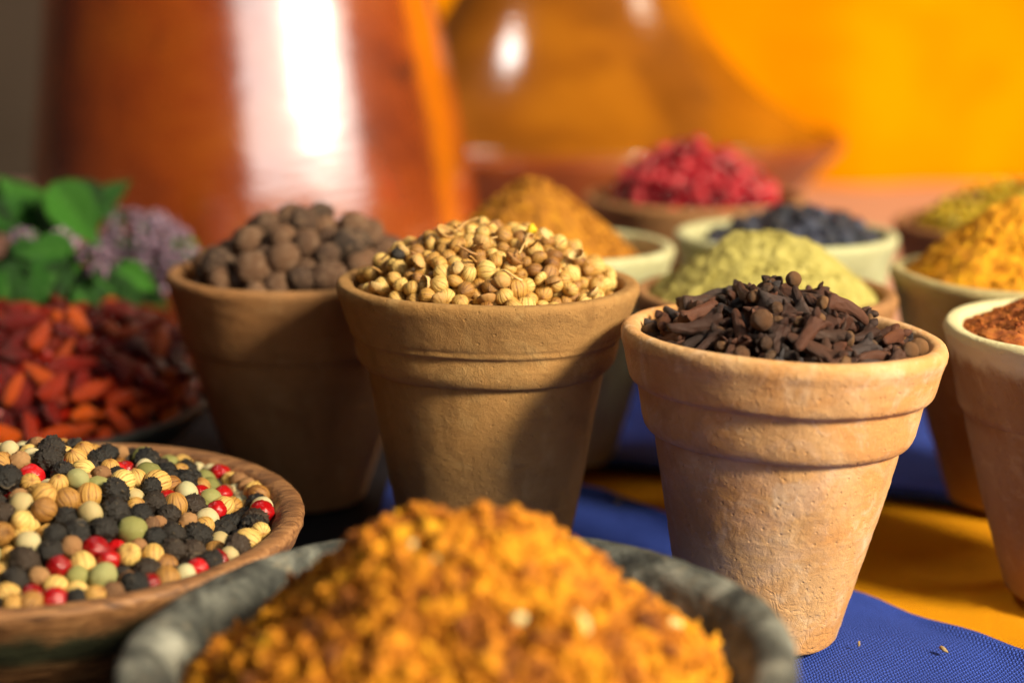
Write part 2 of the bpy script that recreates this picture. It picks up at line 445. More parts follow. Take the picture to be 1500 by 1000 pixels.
# ------------------------------------------------------------------ vessel and tagine
def glaze(name, c1, c2, c3, spots, coat=1.0, rough=.17, ior=5.0):
    n = NT(name)
    a = n.noise(.018, 5, .6, .5); s_ = n.noise(.055, 4, .6, .3)
    c = n.crv(a, [(.35, c1), (.52, c2), (.68, c3)])
    c = n.mix(n.math('MULTIPLY', n.ramp(s_, .62, .70), spots), c, (.08, .018, .004))
    c = n.mix(n.math('MULTIPLY', n.ramp(n.noise(.3, 4, .6), .60, .72), spots * .6), c, (.12, .03, .006))
    n.set(Base_Color=c, Roughness=.6); n.b.inputs['Specular IOR Level'].default_value = .1
    n.b.inputs['Coat Weight'].default_value = coat; n.b.inputs['Coat Roughness'].default_value = rough; n.b.inputs['Coat IOR'].default_value = ior
    n.bump(n.noise(.04, 3, .5), .5); return n.m
vc = atY(385, 300, .65)
m_glz = glaze('orange_glaze', (.26, .036, .0005), (.44, .070, .0005), (.54, .115, .0005), .6)
vs = empty('glazed_jar', (vc.x, .65, -.0035), (0, -.045, 0))
link('jar_body', lathe('jar_body', [(0, 0), (80, 0), (86, 3), (90.5, 18), (90, 40), (86, 75), (80, 110), (74.5, 145), (70, 180), (66, 205), (60, 222), (58, 228), (54, 228), (54, 222), (60, 200), (70, 130), (80, 40), (76, 8), (0, 6)], 160, False, 2, 1.2, .01, .25, 31), m_glz, vs)
link('jar_lip', lathe('jar_lip', [(57, 226), (62, 227), (64, 231), (62, 235), (56, 235), (53, 231), (54, 227)], 128, True, 2, 1, .01, 0, 31), m_glz, vs)
tag(vs, 'tall glazed orange jar with dark flecks and a bright window reflection', 'jar')
tc_ = atY(832, 210, .85)
m_tag = glaze('brown_glaze', (.18, .052, .001), (.28, .085, .002), (.38, .125, .003), .35, .6, .14, 1.9)
m_tagb = glaze('dark_red_glaze', (.16, .030, .006), (.26, .055, .008), (.34, .09, .01), .4, .8, .25, 1.6)
tg = empty('tagine', (tc_.x, .85, -.0035))
link('lid', lathe('lid', [(120, 57), (128, 56), (132, 59), (131, 63), (122, 68), (103, 80), (84, 98), (68, 118), (55, 140), (43, 165), (33, 190), (25, 215), (21, 232), (22, 240), (27, 247), (29, 256), (24, 264), (0, 267)], 160, False, 2, 1.5, .01, .2, 32), m_tag, tg)
link('dish', lathe('dish', [(0, 0), (84, 0), (90, 3), (104, 14), (124, 36), (138, 50), (144, 56), (145, 60), (141, 62.5), (136, 60), (131, 54), (118, 42), (98, 22), (80, 12), (0, 10)], 160, False, 2, 1.2, .01, .2, 33), m_tagb, tg)
tag(tg, 'brown glazed tagine with a cone lid standing behind the spice pots', 'tagine')

# ================================================================== heap packing
def pack(n, radii, env, Rc, thick, iters, seed, k=1, L=0.0, grav=.04, floor=None):
    """n bodies of k spheres in a row (length L between ends) relaxed into a heap; all in mm, returns (n,k,3)"""
    rng = np.random.default_rng(seed)
    a = rng.uniform(0, 2 * np.pi, n); r = (Rc - radii.max()) * np.sqrt(rng.uniform(0, 1, n))
    c = np.stack([r * np.cos(a), r * np.sin(a), np.zeros(n)], 1)
    c[:, 2] = env(c[:, 0], c[:, 1]) - rng.uniform(0, 1, n) * thick
    if k > 1:
        d = rng.normal(size=(n, 3)); d[:, 2] *= .45; d /= np.linalg.norm(d, axis=1)[:, None]
        t = np.linspace(-.5, .5, k)
        p = (c[:, None, :] + d[:, None, :] * (t[None, :, None] * np.asarray(L).reshape(-1, 1, 1))).reshape(-1, 3)
        seg = np.broadcast_to(np.asarray(L, float).reshape(-1), (n,)) / (k - 1)
    else: p = c.copy()
    slack = np.repeat(rng.uniform(0, 1, n) ** 2 * radii * 1.3, k)
    rad = np.repeat(radii, k); body = np.repeat(np.arange(n), k)
    same = body[:, None] == body[None, :]
    S = rad[:, None] + rad[None, :]
    for it in range(iters):
        d = p[:, None, :] - p[None, :, :]
        D2 = (d * d).sum(-1); D = np.sqrt(D2 + 1e-9)
        ov = np.clip(S * .97 - D, 0, None); ov[same] = 0
        p += ((d / D[..., None]) * ov[..., None] * .42).sum(1).clip(-1.2, 1.2)
        p[:, 2] -= grav * rad
        rr = np.hypot(p[:, 0], p[:, 1]); lim = Rc - rad * .9 - slack
        m = (rr > lim)
        e = env(p[:, 0], p[:, 1])
        low = p[:, 2] < e.max() + 0
        f = np.where(m, lim / np.maximum(rr, 1e-6), 1); p[:, 0] *= f; p[:, 1] *= f
        e = env(p[:, 0], p[:, 1])
        over = p[:, 2] + rad * .3 > e; p[over, 2] -= (p[over, 2] + rad[over] * .3 - e[over]) * .35
        fl = e - thick
        if floor is not None: fl = np.maximum(fl, floor(np.hypot(p[:, 0], p[:, 1])) + rad)
        p[:, 2] = np.maximum(p[:, 2], fl)
        if k > 1:
            for _ in range(3):
                q = p.reshape(n, k, 3)
                ctr = q.mean(1, keepdims=True); dd = q[:, -1] - q[:, 0]; dd /= np.linalg.norm(dd, axis=1)[:, None] + 1e-9
                t = (np.arange(k) - (k - 1) / 2)
                q2 = ctr + dd[:, None, :] * (t[None, :, None] * seg[:, None, None])
                p = q2.reshape(-1, 3)
    return p.reshape(n, k, 3)

def visible(P, rad):
    """P (m,3) world metres, rad metres: pixels each sphere shows to the camera in a 1500x1000 view"""
    W, Hh = 1500, 1000
    X = P[:, 0]; Yd = P[:, 1] * cP - (P[:, 2] - CAMH) * sP; Zu = P[:, 1] * sP + (P[:, 2] - CAMH) * cP
    zb = np.full((Hh, W), 1e9); ib = np.full((Hh, W), -1)
    for i in np.argsort(Yd):
        u = 750 + F * X[i] / Yd[i]; v = 500 - F * Zu[i] / Yd[i]; r = F * rad[i] / Yd[i]
        x0, x1, y0, y1 = int(max(0, u - r)), int(min(W, u + r + 1)), int(max(0, v - r)), int(min(Hh, v + r + 1))
        if x0 >= x1 or y0 >= y1: continue
        yy, xx = np.mgrid[y0:y1, x0:x1]
        m = (xx - u) ** 2 + (yy - v) ** 2 < r * r
        s = ib[y0:y1, x0:x1]; zz = zb[y0:y1, x0:x1]
        w_ = m & (zz > Yd[i]); s[w_] = i; zz[w_] = Yd[i]
    return np.bincount(ib[ib >= 0].ravel(), minlength=len(P))

def data_mesh(name, vft, mat):
    me = newmesh(name, vft[0], vft[1]); colattr(me, vft[2] if vft[2] is not None else np.zeros(len(vft[0])))
    me.materials.append(mat); return me

def where(c, mw, Rm):
    l = mw.inverted() @ Vector(c); x, y = l.x * 1000 / Rm, l.y * 1000 / Rm
    if math.hypot(x, y) < .33: return 'at the crest of'
    a = math.degrees(math.atan2(y, x))
    for hi, t in ((-157, 'on the left side of'), (-112, 'at the front left of'), (-68, 'at the front of'), (-23, 'at the front right of'), (23, 'on the right side of'), (157, 'towards the back of')):
        if a < hi: return t
    return 'on the left side of'
def fill(name, variants, mats, items, root_loc, label, cat, group, rest_name, rest_label, maxn=290, vis_min=12, seed=0, frame=None, Rm=30):
    """items: list of (kind/variant index, 4x4 local, radius m, centre world). Visible ones become objects, the rest one mass."""
    P = np.array([it[3][:] for it in items]); rad = np.array([it[2] for it in items])
    vis = visible(P, rad); order = np.argsort(-vis)
    keep = set([i for i in order[:maxn] if vis[i] >= vis_min])
    mass = []
    for i, (vi, M, r, c) in enumerate(items):
        if i in keep:
            o = bpy.data.objects.new(name, variants[vi][1]); COL.objects.link(o); o.matrix_world = Matrix(M)
            tag(o, label.replace('@', where(c, frame, Rm)) if frame else label, cat, group)
        else: mass.append((vi, M))
    if mass:
        me = join_copies(rest_name, [v[0] for v in variants], mass)
        o = link(rest_name, me, mats); tag(o, rest_label, cat, kind='stuff')
    return len(keep)

def rotm(rng, axis=None):
    q = rng.normal(size=4); q /= np.linalg.norm(q)
    from mathutils import Quaternion
    return Quaternion(q).to_matrix()
def mat4(rot3, scale, loc):
    M = np.eye(4); M[:3, :3] = np.array(rot3) @ np.diag(scale if hasattr(scale, '__len__') else [scale] * 3); M[:3, 3] = loc; return M
def aim(d, roll=0.0):                  # rotation taking +z to d
    q = Vector(d).to_track_quat('Z', 'Y'); return (q.to_matrix() @ Matrix.Rotation(roll, 3, 'Z'))

# ------------------------------------------------------------------ kernels (unit radius, verts/faces/tone)
def uvs(nu, nv):
    V, Fa = [], []
    for i in range(nv + 1):
        th = math.pi * i / nv
        for j in range(nu): V.append((th, 2 * math.pi * j / nu))
    for i in range(nv):
        for j in range(nu):
            a = i * nu + j; b2 = i * nu + (j + 1) % nu
            Fa.append((a, a + nu, b2 + nu, b2))
    return np.array(V), np.array(Fa)
def k_coriander(seed, stem=False):
    nu, nv = 88, 14; tp, f = uvs(nu, nv); V, T = [], []
    nr = 10 + seed % 2; ph = seed * 1.3
    s = Vector((seed * 5.1, 3, 1))
    for th, p in tp:
        d = Vector((math.sin(th) * math.cos(p), math.sin(th) * math.sin(p), math.cos(th)))
        ww = p * nr + .35 * math.sin(th * 5 + p * 2 + ph)
        rib = math.cos(ww) * .5 + .5; rib2 = (math.cos(ww + math.pi)) * .5 + .5
        sh = math.sin(th) ** .6 if th > 0 else 0
        e = 1 - .95 * rib ** 5 - .6 * rib2 ** 8
        r = 1 + (.055 * e - .03) * sh + .05 * mn.noise(d * 1.7 + s)
        z = d.z * r * 1.06
        if th < .25: z += .16 * (1 - th / .25)
        V.append((d.x * r, d.y * r, z)); T.append(e * min(1, sh * 1.3) * .8 + .12 + .3 * (mn.noise(d * 4 + s)))
    return np.array(V), f, np.array(T)
def k_wrinkled(seed, amp=.22, freq=2.6, sub=4):
    v, f = ico(sub); V, T = [], []; s = Vector((seed * 7.7, seed * 2.3, 4))
    for c in v:
        c = Vector(c); w_ = Vector((mn.noise(c * 1.5 + s), mn.noise(c * 1.5 - s), mn.noise(c * 1.4 + s * 2))) * .5
        n1 = abs(mn.noise((c + w_) * freq + s)); n2 = abs(mn.noise((c + w_) * freq * 2.2 + s))
        h = 1 - min(1, n1 * 6.5); h2 = 1 - min(1, n2 * 5.5)
        r = 1 + amp * (h ** 2 * .7 - .35) + amp * .35 * h2 ** 2 + .09 * mn.noise(c * 1.1 + s)
        V.append(c * r); T.append(min(1, h ** 1.5 * .7 + h2 * .3))
    return np.array(V), f, np.array(T)
def k_smooth(seed, amp=.06, sub=3, dent=0.0):
    v, f = ico(sub); V, T = [], []; s = Vector((seed * 7.7, seed * 2.3, 9))
    for c in v:
        c = Vector(c); a = mn.noise(c * 1.3 + s); b2 = mn.noise(c * 3.5 + s)
        r = 1 + amp * a * 1.4 + amp * .5 * b2
        if dent: r -= dent * max(0, 1 - abs(mn.noise(c * 1.5 + s * 2)) * 5) ** 2 + dent * .9 * max(0, (c.z - .82) / .18)
        V.append(c * r); T.append(.5 + b2)
    return np.array(V), f, np.array(T)

def mat_coriander():
    n = NT('coriander'); t = n.attr('tone'); r = n.rnd(); q = n.noise(.25, 2)
    v = n.math('ADD', n.math('MULTIPLY', r, .75), n.math('MULTIPLY', q, .25))
    groove = n.crv(v, [(.1, (.07, .018, .003)), (.45, (.20, .068, .009)), (.8, (.34, .15, .025))])
    ridge = n.crv(v, [(.1, (.28, .115, .022)), (.45, (.58, .32, .068)), (.85, (.80, .56, .17))])
    c = n.mix(n.ramp(t, .05, .75), groove, ridge)
    c = n.mix(n.math('MULTIPLY', n.ramp(n.noise(.6, 4, .7, .5), .5, .72), .55), c, (.30, .13, .035))
    n.set(Base_Color=c, Roughness=.38, Subsurface_Weight=.0, Subsurface_Scale=.0008); n.bump(n.noise(2.5, 3), .06); return n.m
def mat_berry(name, lo, mid, hi, ridge=None, rough=.6, sub=0, bump=.08, freq=2.0, rr=(.2, .55, .9)):
    n = NT(name); t = n.attr('tone'); r = n.rnd(); q = n.noise(.3, 3, .6)
    v = n.math('ADD', n.math('MULTIPLY', r, .7), n.math('MULTIPLY', q, .3))
    c = n.crv(v, [(rr[0], lo), (rr[1], mid), (rr[2], hi)])
    if ridge: c = n.mix(n.math('MULTIPLY', n.ramp(t, .45, 1.0), .6), c, ridge)
    n.set(Base_Color=c, Roughness=rough)
    if sub: n.set(Subsurface_Weight=sub, Subsurface_Scale=.0008)
    n.bump(n.noise(freq, 4, .7), bump); return n.m
def variants(name, fns, mat):
    out = []
    for i, k in enumerate(fns): out.append((k, data_mesh(name, k, mat)))
    return out
M_cor = mat_coriander()
M_blk = mat_berry('black_pepper', (.004, .003, .002), (.012, .008, .005), (.042, .022, .010), (.19, .135, .075), .45, 0, .10, 3)
M_wht = mat_berry('white_pepper', (.44, .34, .15), (.56, .48, .27), (.42, .42, .22), None, .6, .1, .05, 3)
M_grn = mat_berry('green_pepper', (.17, .17, .04), (.28, .27, .08), (.36, .35, .16), (.42, .40, .18), .62, .05, .08, 2.5)
M_red = mat_berry('red_pepper', (.20, .002, .004), (.36, .004, .006), (.50, .010, .013), None, .18, .15, .03, 1.5)
M_tan = mat_berry('brown_pepper', (.16, .075, .03), (.30, .14, .05), (.44, .24, .09), (.55, .36, .16), .6, 0, .12, 3)
M_all = mat_berry('allspice', (.030, .017, .010), (.085, .040, .020), (.20, .095, .042), (.26, .16, .095), .62, 0, .20, 1.8, (.15, .5, .9))
M_ros = mat_berry('pink_pepper', (.10, .001, .005), (.34, .003, .014), (.62, .04, .05), None, .25, .1, .03, 1.5)
M_jun = mat_berry('blue_black_berry', (.006, .007, .012), (.014, .018, .034), (.045, .055, .10), (.10, .12, .18), .5, 0, .1, 2)

def heap_items(P, radii, vidx, root, rng, squash=.06):
    """sphere centres local mm -> items"""
    out = []
    W = root.matrix_world if isinstance(root, bpy.types.Object) else Matrix.Translation(root)
    for i in range(len(P)):
        c = W @ Vector(P[i] * MM)
        s = radii[i] * MM * (1 + rng.normal(size=3) * squash)
        out.append((vidx[i], mat4(rotm(rng), s, c), radii[i] * MM, c))
    return out
def mound(name, env, Rm, mat, drop, root_mw, amp=0, label=None, cat=None, zbase=None, nr=70, na=160, seed=0, freqs=(), kind='stuff'):
    """solid heap surface; env in mm"""
    V = []; s = Vector((seed * 3.1, seed * 5.7, 2.2))
    for i in range(nr + 1):
        r = Rm * i / nr
        for j in range(na):
            a = 2 * math.pi * j / na; x, y = r * math.cos(a), r * math.sin(a)
            z = float(env(np.array(x), np.array(y))) - drop
            for fq, am in freqs: z += am * mn.noise(Vector((x * fq, y * fq, z * fq * .5)) + s)
            V.append((x * MM, y * MM, z * MM))
    n0 = len(V)
    V += [(x_ * .86, y_ * .86, max((zbase if zbase is not None else 20) * MM, z_ - .006)) for (x_, y_, z_) in V[-na:]]
    Fc = []
    j = np.arange(na); j2 = (j + 1) % na
    for i in range(nr + 1): Fc.append(np.stack([i * na + j, (i + 1) * na + j, (i + 1) * na + j2, i * na + j2], 1))
    o = link(name, newmesh(name, V, np.vstack(Fc)), mat); o.matrix_world = root_mw
    tag(o, label, cat, kind=kind); return o

bpy.context.view_layer.update()

# ------------------------------------------------------------------ coriander pot
def dome(z0, peak, Rd, p, cx=0, cy=0, tilt=(0, 0), edge=1.0):
    def env(x, y):
        r = np.hypot(x - cx, y - cy) / Rd
        return z0 + peak * np.clip(1 - r ** p, -.25, 1) + tilt[0] * x + tilt[1] * y
    return env
rng = np.random.default_rng(5)
env = dome(66.8, 13.6, 29.8, 2.5, 0, 3)
N = 800; rad = rng.uniform(1.35, 1.95, N); 
P = pack(N, rad, env, 28.9, 7.6, 90, 3)[:, 0]
V_cor = variants('coriander_seed', [k_coriander(i) for i in range(7)], M_cor)
items = heap_items(P, rad, rng.integers(0, 7, N), P_cor, rng, .11)
fill('coriander_seed', V_cor, M_cor, items, None, 'ribbed tan coriander seed @ the heap in the sandy clay pot', 'seed', 'coriander seeds heaped in the sandy pot',
     'coriander_seeds', 'coriander seeds packed beneath the top of the heap', vis_min=60, frame=P_cor.matrix_world)
m_husk = mat_berry('husk', (.34, .16, .04), (.52, .30, .09), (.68, .48, .20), None, .5, .1, .08, 2)
mound('seed_dust', env, 28.6, m_husk, 6.5, P_cor.matrix_world, label='broken husks and dust filling the coriander pot below the seeds', cat='husks', zbase=50, freqs=((.4, 1.2),), nr=30, na=90)
# husks and stalk bits on top
def k_shell():
    nu, nv = 26, 8; V = []; Fa = []
    for lay, rr_ in enumerate((1.0, .90)):
        for i in range(nv + 1):
            th = math.pi * .5 * i / nv
            for j in range(nu):
                p = 2 * math.pi * j / nu; k = rr_ * (1 + .05 * math.cos(p * 10)) * (1 + .12 * mn.noise(Vector((math.cos(p), math.sin(p), th))))
                V.append((k * math.sin(th) * math.cos(p), k * math.sin(th) * math.sin(p), -k * math.cos(th) * .8))
    n0 = (nv + 1) * nu
    for i in range(nv):
        for j in range(nu):
            a = i * nu + j; b2 = i * nu + (j + 1) % nu
            Fa.append((a, b2, b2 + nu, a + nu)); Fa.append((n0 + a, n0 + a + nu, n0 + b2 + nu, n0 + b2))
    for j in range(nu):
        a = nv * nu + j; b2 = nv * nu + (j + 1) % nu; Fa.append((a, b2, n0 + b2, n0 + a))
    return np.array(V), np.array(Fa), np.full(len(V), .6)
def tube(pts, r0, r1, seg=8):
    V = []; Fa = []; n = len(pts)
    pts = [Vector(p) for p in pts]
    for i, p in enumerate(pts):
        t = (pts[min(i + 1, n - 1)] - pts[max(i - 1, 0)]).normalized(); q = t.to_track_quat('Z', 'Y').to_matrix()
        r = r0 + (r1 - r0) * i / (n - 1)
        for j in range(seg):
            a = 2 * math.pi * j / seg; V.append(p + q @ Vector((r * math.cos(a), r * math.sin(a), 0)))
    for i in range(n - 1):
        for j in range(seg):
            a = i * seg + j; b2 = i * seg + (j + 1) % seg; Fa.append((a, b2, b2 + seg, a + seg))
    Fa.append(tuple(range(seg))[::-1]); Fa.append(tuple(range((n - 1) * seg, n * seg)))
    return V, Fa
sh = k_shell(); sh_me = data_mesh('seed_husk', sh, m_husk)
W = P_cor.matrix_world
for (x, y, tl) in ((-9.5, -24, .9), (-14.5, -14, 2.6), (3, -22, .8), (-23, -13, .5), (14, -19, 2.8), (-1, -12, 1.2), (19, -6, .4), (6, -16, .6), (-6, -19, 2.4), (-18, -6, .9), (9, -9, 1.9), (22, -15, .7), (-13, -20, 1.4), (0, -25, .4), (12, -4, 2.2), (-9, -4, .5)):
    z = float(env(np.array(x), np.array(y))) + .6
    c = W @ Vector((x * MM, y * MM, z * MM)); s = rng.uniform(1.6, 2.1) * MM
    o = bpy.data.objects.new('seed_husk', sh_me); COL.objects.link(o)
    o.matrix_world = Matrix(mat4(Euler((tl, rng.uniform(-.5, .5), rng.uniform(0, 6))).to_matrix(), s, c))
    tag(o, 'empty half husk lying among the coriander seeds', 'husk', 'coriander husks')
def odd(name, k, m, px, py, env_, root, r_, label, cat):
    d = ray(px, py); t = .25; Wi = root.matrix_world.inverted()
    while t < .5:
        q = Vector((0, 0, CAMH)) + d * t; l = Wi @ q * 1000
        if l.z < float(env_(np.array(l.x), np.array(l.y))) + .6: break
        t += .0004
    o = bpy.data.objects.new(name, data_mesh(name, k, m)); COL.objects.link(o)
    o.matrix_world = Matrix(mat4(rotm(np.random.default_rng(px)), r_ * MM, q)); tag(o, label, cat); return o
odd('black_peppercorn', k_wrinkled(77, .2, 3), M_blk, 583, 373, env, P_cor, 1.6, 'small black peppercorn stuck among the coriander seeds, left of the crest', 'peppercorn')
m_yel = mat_berry('yellow_flake', (.75, .48, .01), (.8, .55, .01), (.85, .6, .02), None, .5)
odd('yellow_flake', k_smooth(78, .4, 2), m_yel, 778, 336, env, P_cor, 1.2, 'bright yellow flake near the top right of the coriander heap', 'flake')
for k_ in range(16):
    a = rng.uniform(math.pi * 1.05, math.pi * 1.95); r = rng.uniform(4, 26); x, y = r * math.cos(a), r * math.sin(a)
    z = float(env(np.array(x), np.array(y))) + 1.1; d = rng.uniform(0, 6.28); L_ = rng.uniform(2.5, 5.5)
    pts = [Vector((x + math.cos(d) * L_ * t, y + math.sin(d) * L_ * t, z + .8 * math.sin(t * 3) + L_ * t * .1)) * MM for t in (-.5, -.2, .1, .3, .5)]
    v, f = tube(pts, .30 * MM, .16 * MM, 6)
    o = link('seed_stalk', newmesh('seed_stalk', v, f), m_husk); o.matrix_world = W
    tag(o, 'thin dry stalk lying among the coriander seeds', 'stalk', 'coriander stalks')

# ------------------------------------------------------------------ allspice pot
rng = np.random.default_rng(8)
env = dome(57.5, 18.0, 30, 1.9, 2, 0)
N = 165; rad = rng.uniform(2.9, 4.5, N)
P = pack(N, rad, env, 29.6, 12, 90, 9)[:, 0]
def k_allspice(seed):
    v, f, t = k_smooth(seed, .05, 4); out = []; T = []; s = Vector((seed, 4, 4))
    for c, tt in zip(v, t):
        z = c[2] / np.linalg.norm(c); r = 1 + .07 * math.exp(-((z - .90) / .035) ** 2) - .10 * max(0, (z - .93) / .07)
        r += .012 * mn.noise(Vector(c) * 6 + s) + .010 * mn.noise(Vector(c) * 13 + s)
        out.append(c * r); T.append(tt + .5 * math.exp(-((z - .90) / .05) ** 2))
    return np.array(out), f, np.array(T)
V_all = variants('allspice_berry', [k_allspice(i) for i in range(6)], M_all)
fill('allspice_berry', V_all, M_all, heap_items(P, rad, rng.integers(0, 5, N), P_all, rng), None,
     'matte brown allspice berry @ the heap beside the chilies', 'berry', 'allspice berries in the brown pot', 'allspice_berries', 'allspice berries below the top of the heap', frame=P_all.matrix_world)
mound('berry_fill', env, 29, M_all, 9, P_all.matrix_world, label='allspice deep in the brown pot', cat='allspice', zbase=45, nr=20, na=60)

# ------------------------------------------------------------------ pepper bowl
rng = np.random.default_rng(12)
def penv(x, y):
    r = np.hypot(x + 4, y - 3) / 48.5
    return 22.5 + 19.3 * np.clip(1 - r ** 1.9, -.3, 1)
kinds = ['black', 'cor', 'white', 'green', 'red', 'tan']
N = 1080
kd = rng.choice(6, N, p=[.29, .34, .12, .04, .085, .125])
rad = np.choose(kd, [rng.uniform(1.9, 3.0, N), rng.uniform(1.8, 2.5, N), rng.uniform(1.8, 2.4, N), rng.uniform(2.1, 2.9, N), rng.uniform(2.0, 2.6, N), rng.uniform(1.6, 2.2, N)])
P = pack(N, rad, penv, 45.8, 10, 80, 14, floor=lambda r: 8 + 20 * (r / 46) ** 2)[:, 0]
V_blk = variants('black_peppercorn', [k_wrinkled(i, .26, 2.3 + .25 * (i % 3), 5) for i in range(7)], M_blk)
low = {'black_peppercorn': [k_wrinkled(i, .24, 2.5, 3) for i in range(7)]}
V_wht = variants('white_peppercorn', [k_smooth(i, .05, 3) for i in range(4)], M_wht)
V_grn = variants('green_peppercorn', [k_wrinkled(i + 20, .07, 1.6, 3) for i in range(4)], M_grn)
V_red = variants('pink_peppercorn', [k_smooth(i + 5, .06, 4, .12) for i in range(5)], M_red)
V_tan = variants('brown_peppercorn', [k_wrinkled(i + 40, .16, 3.4, 4) for i in range(4)], M_tan)
info = [('black_peppercorn', V_blk, M_blk, 'wrinkled black peppercorn @ the heap in the wooden bowl', 'peppercorn', 'black peppercorns'),
        ('coriander_seed', V_cor, M_cor, 'ribbed tan coriander seed @ the heap of mixed peppercorns', 'seed', 'coriander seeds among the peppercorns'),
        ('white_peppercorn', V_wht, M_wht, 'smooth cream white peppercorn @ the heap in the wooden bowl', 'peppercorn', 'white peppercorns'),
        ('green_peppercorn', V_grn, M_grn, 'dull green peppercorn @ the heap in the wooden bowl', 'peppercorn', 'green peppercorns'),
        ('red_peppercorn', V_red, M_red, 'glossy red peppercorn @ the heap in the wooden bowl', 'peppercorn', 'red peppercorns'),
        ('brown_peppercorn', V_tan, M_tan, 'small rough brown peppercorn @ the heap in the wooden bowl', 'peppercorn', 'brown peppercorns')]
Wc = Vector((WB.x, WB.y, 0))
vis_all = visible(np.array([Wc + Vector(p * MM) for p in P]), rad * MM)
for ki, (nm, Vv, mt, lab, cat, grp) in enumerate(info):
    idx = np.where(kd == ki)[0]; mass = []
    for i in idx:
        c = Wc + Vector(P[i] * MM); vi = int(rng.integers(0, len(Vv))); s = rad[i] * MM * (1 + rng.normal(size=3) * .05)
        M = mat4(rotm(rng), s, c)
        if vis_all[i] >= 14:
            o = bpy.data.objects.new(nm, Vv[vi][1]); COL.objects.link(o); o.matrix_world = Matrix(M); tag(o, lab.replace('@', where(c, Matrix.Translation(Wc), 46)), cat, grp)
        else: mass.append((vi, M))
    o = link(nm + 's', join_copies(nm + 's', low.get(nm) or [v[0] for v in Vv], mass), mt)
    tag(o, {'black': 'black', 'coriander': 'coriander seeds and'}.get(nm.split('_')[0], nm.split('_')[0]) + ' peppercorn mix lying deeper in the wooden bowl', cat, kind='stuff')
mound('pepper_dust', penv, 43, M_blk, 8.5, Matrix.Translation(Wc), label='dark pepper dust at the bottom of the wooden bowl', cat='dust', zbase=12, nr=20, na=60)

# ------------------------------------------------------------------ cloves
def k_clove(seed, ball=True, L_=1.0):
    """stem along z from -1 to 1; body radius about .26"""
    nu = 20; V = []; T = []; Fa = []
    s = Vector((seed * 4.4, 2, 7)); base = [(-1.0, .02), (-.985, .09), (-.93, .14), (-.8, .17), (-.6, .19), (-.4, .205), (-.2, .22), (0, .23), (.15, .24), (.3, .26), (.42, .30), (.52, .335), (.6, .33), (.66, .26), (.67, .10), (.67, .0)]
    bend = .30 * math.sin(seed * 2.1); flat = .82 + .12 * math.sin(seed)
    for z, r in base:
        for j in range(nu):
            p = 2 * math.pi * j / nu; c, sn = math.cos(p), math.sin(p)
            wr = abs(mn.noise(Vector((c * 2.6, sn * 2.6, z * 1.6)) + s))
            rr_ = r * (1 + .13 * math.cos(4 * p + .5) * (z > .3) - .38 * max(0, .30 - wr) + .10 * mn.noise(Vector((c * 1.2, sn * 1.2, z * 4)) + s) + .10 * mn.noise(Vector((c * 4, sn * 4, z * 11)) + s))
            V.append((rr_ * c + bend * (z * z - .3), rr_ * sn * flat, z)); T.append(.35 * min(1, wr * 2))
    n = len(base)
    for i in range(n - 1):
        for j in range(nu):
            a = i * nu + j; b2 = i * nu + (j + 1) % nu; Fa.append((a, b2, b2 + nu)); Fa.append((a, b2 + nu, a + nu))
    # four short fleshy sepals, some broken off
    v, f = ico(2)
    for q in range(4):
        if (seed * 3 + q) % 7 == 4: continue
        a0 = q * math.pi / 2 + .1 * seed; o0 = len(V); lift = .45 + .5 * ((seed + q) % 3) * .5
        d = Vector((math.cos(a0) * math.cos(lift), math.sin(a0) * math.cos(lift), math.sin(lift)))
        t = Vector((-math.sin(a0), math.cos(a0), 0)); u = d.cross(t)
        c0 = Vector((math.cos(a0) * .26 + bend * .1, math.sin(a0) * .26, .56))
        for c in v:
            tap = 1 - .55 * max(0, c[0]); w_ = c0 + d * (c[0] * .20 + .08) + t * (c[1] * .15 * tap) + u * (c[2] * .075 * tap)
            V.append(w_ + Vector((0, 0, .02 * mn.noise(w_ * 6 + s)))); T.append(.3)
        Fa += [tuple(x + o0 for x in t_) for t_ in f.tolist()]
    if ball:
        v, f = ico(3); o0 = len(V)
        for c in v:
            c = Vector(c); r = .25 * (1 + .12 * mn.noise(c * 2 + s) + .05 * mn.noise(c * 6 + s) - .05 * (abs(c.x * c.y) < .03)); V.append((c.x * r + bend * .2, c.y * r, c.z * r * .75 + .76)); T.append(1.0)
        Fa += [tuple(x + o0 for x in t_) for t_ in f.tolist()]
    return np.array([tuple(v) for v in V]), np.array(Fa), np.array(T)
def mat_clove():
    n = NT('clove'); t = n.attr('tone'); r = n.rnd()
    c = n.crv(r, [(.1, (.026, .012, .009)), (.35, (.075, .026, .015)), (.6, (.19, .060, .026)), (.8, (.11, .050, .030)), (.95, (.065, .062, .070))])
    ball = n.crv(r, [(.2, (.10, .045, .020)), (.6, (.36, .17, .055)), (.9, (.16, .085, .04))])
    c = n.mix(n.ramp(t, .5, .9), c, ball)
    c = n.mix(n.math('MULTIPLY', n.ramp(n.noise(.9, 4, .7), .48, .7), .5), c, (.15, .085, .065))
    n.set(Base_Color=c, Roughness=.5); N_ = n.bump(n.noise(1.8, 4, .7), .40); n.bump(n.noise(5, 3, .7), .15, 1, N_); return n.m
M_clo = mat_clove()
kcl = [k_clove(i, i % 5 in (0, 2)) for i in range(10)]
V_clo = variants('clove', kcl, M_clo)
rng = np.random.default_rng(31)
env = dome(60.5, 11.8, 29.5, 2.1, -1, 2)
N = 235; Lh = rng.uniform(7.0, 11.5, N); rad = rng.uniform(1.25, 1.75, N)
Q = pack(N, rad, env, 28.6, 8.5, 90, 33, 4, Lh)
W = P_clo.matrix_world; items = []
cen = []; 
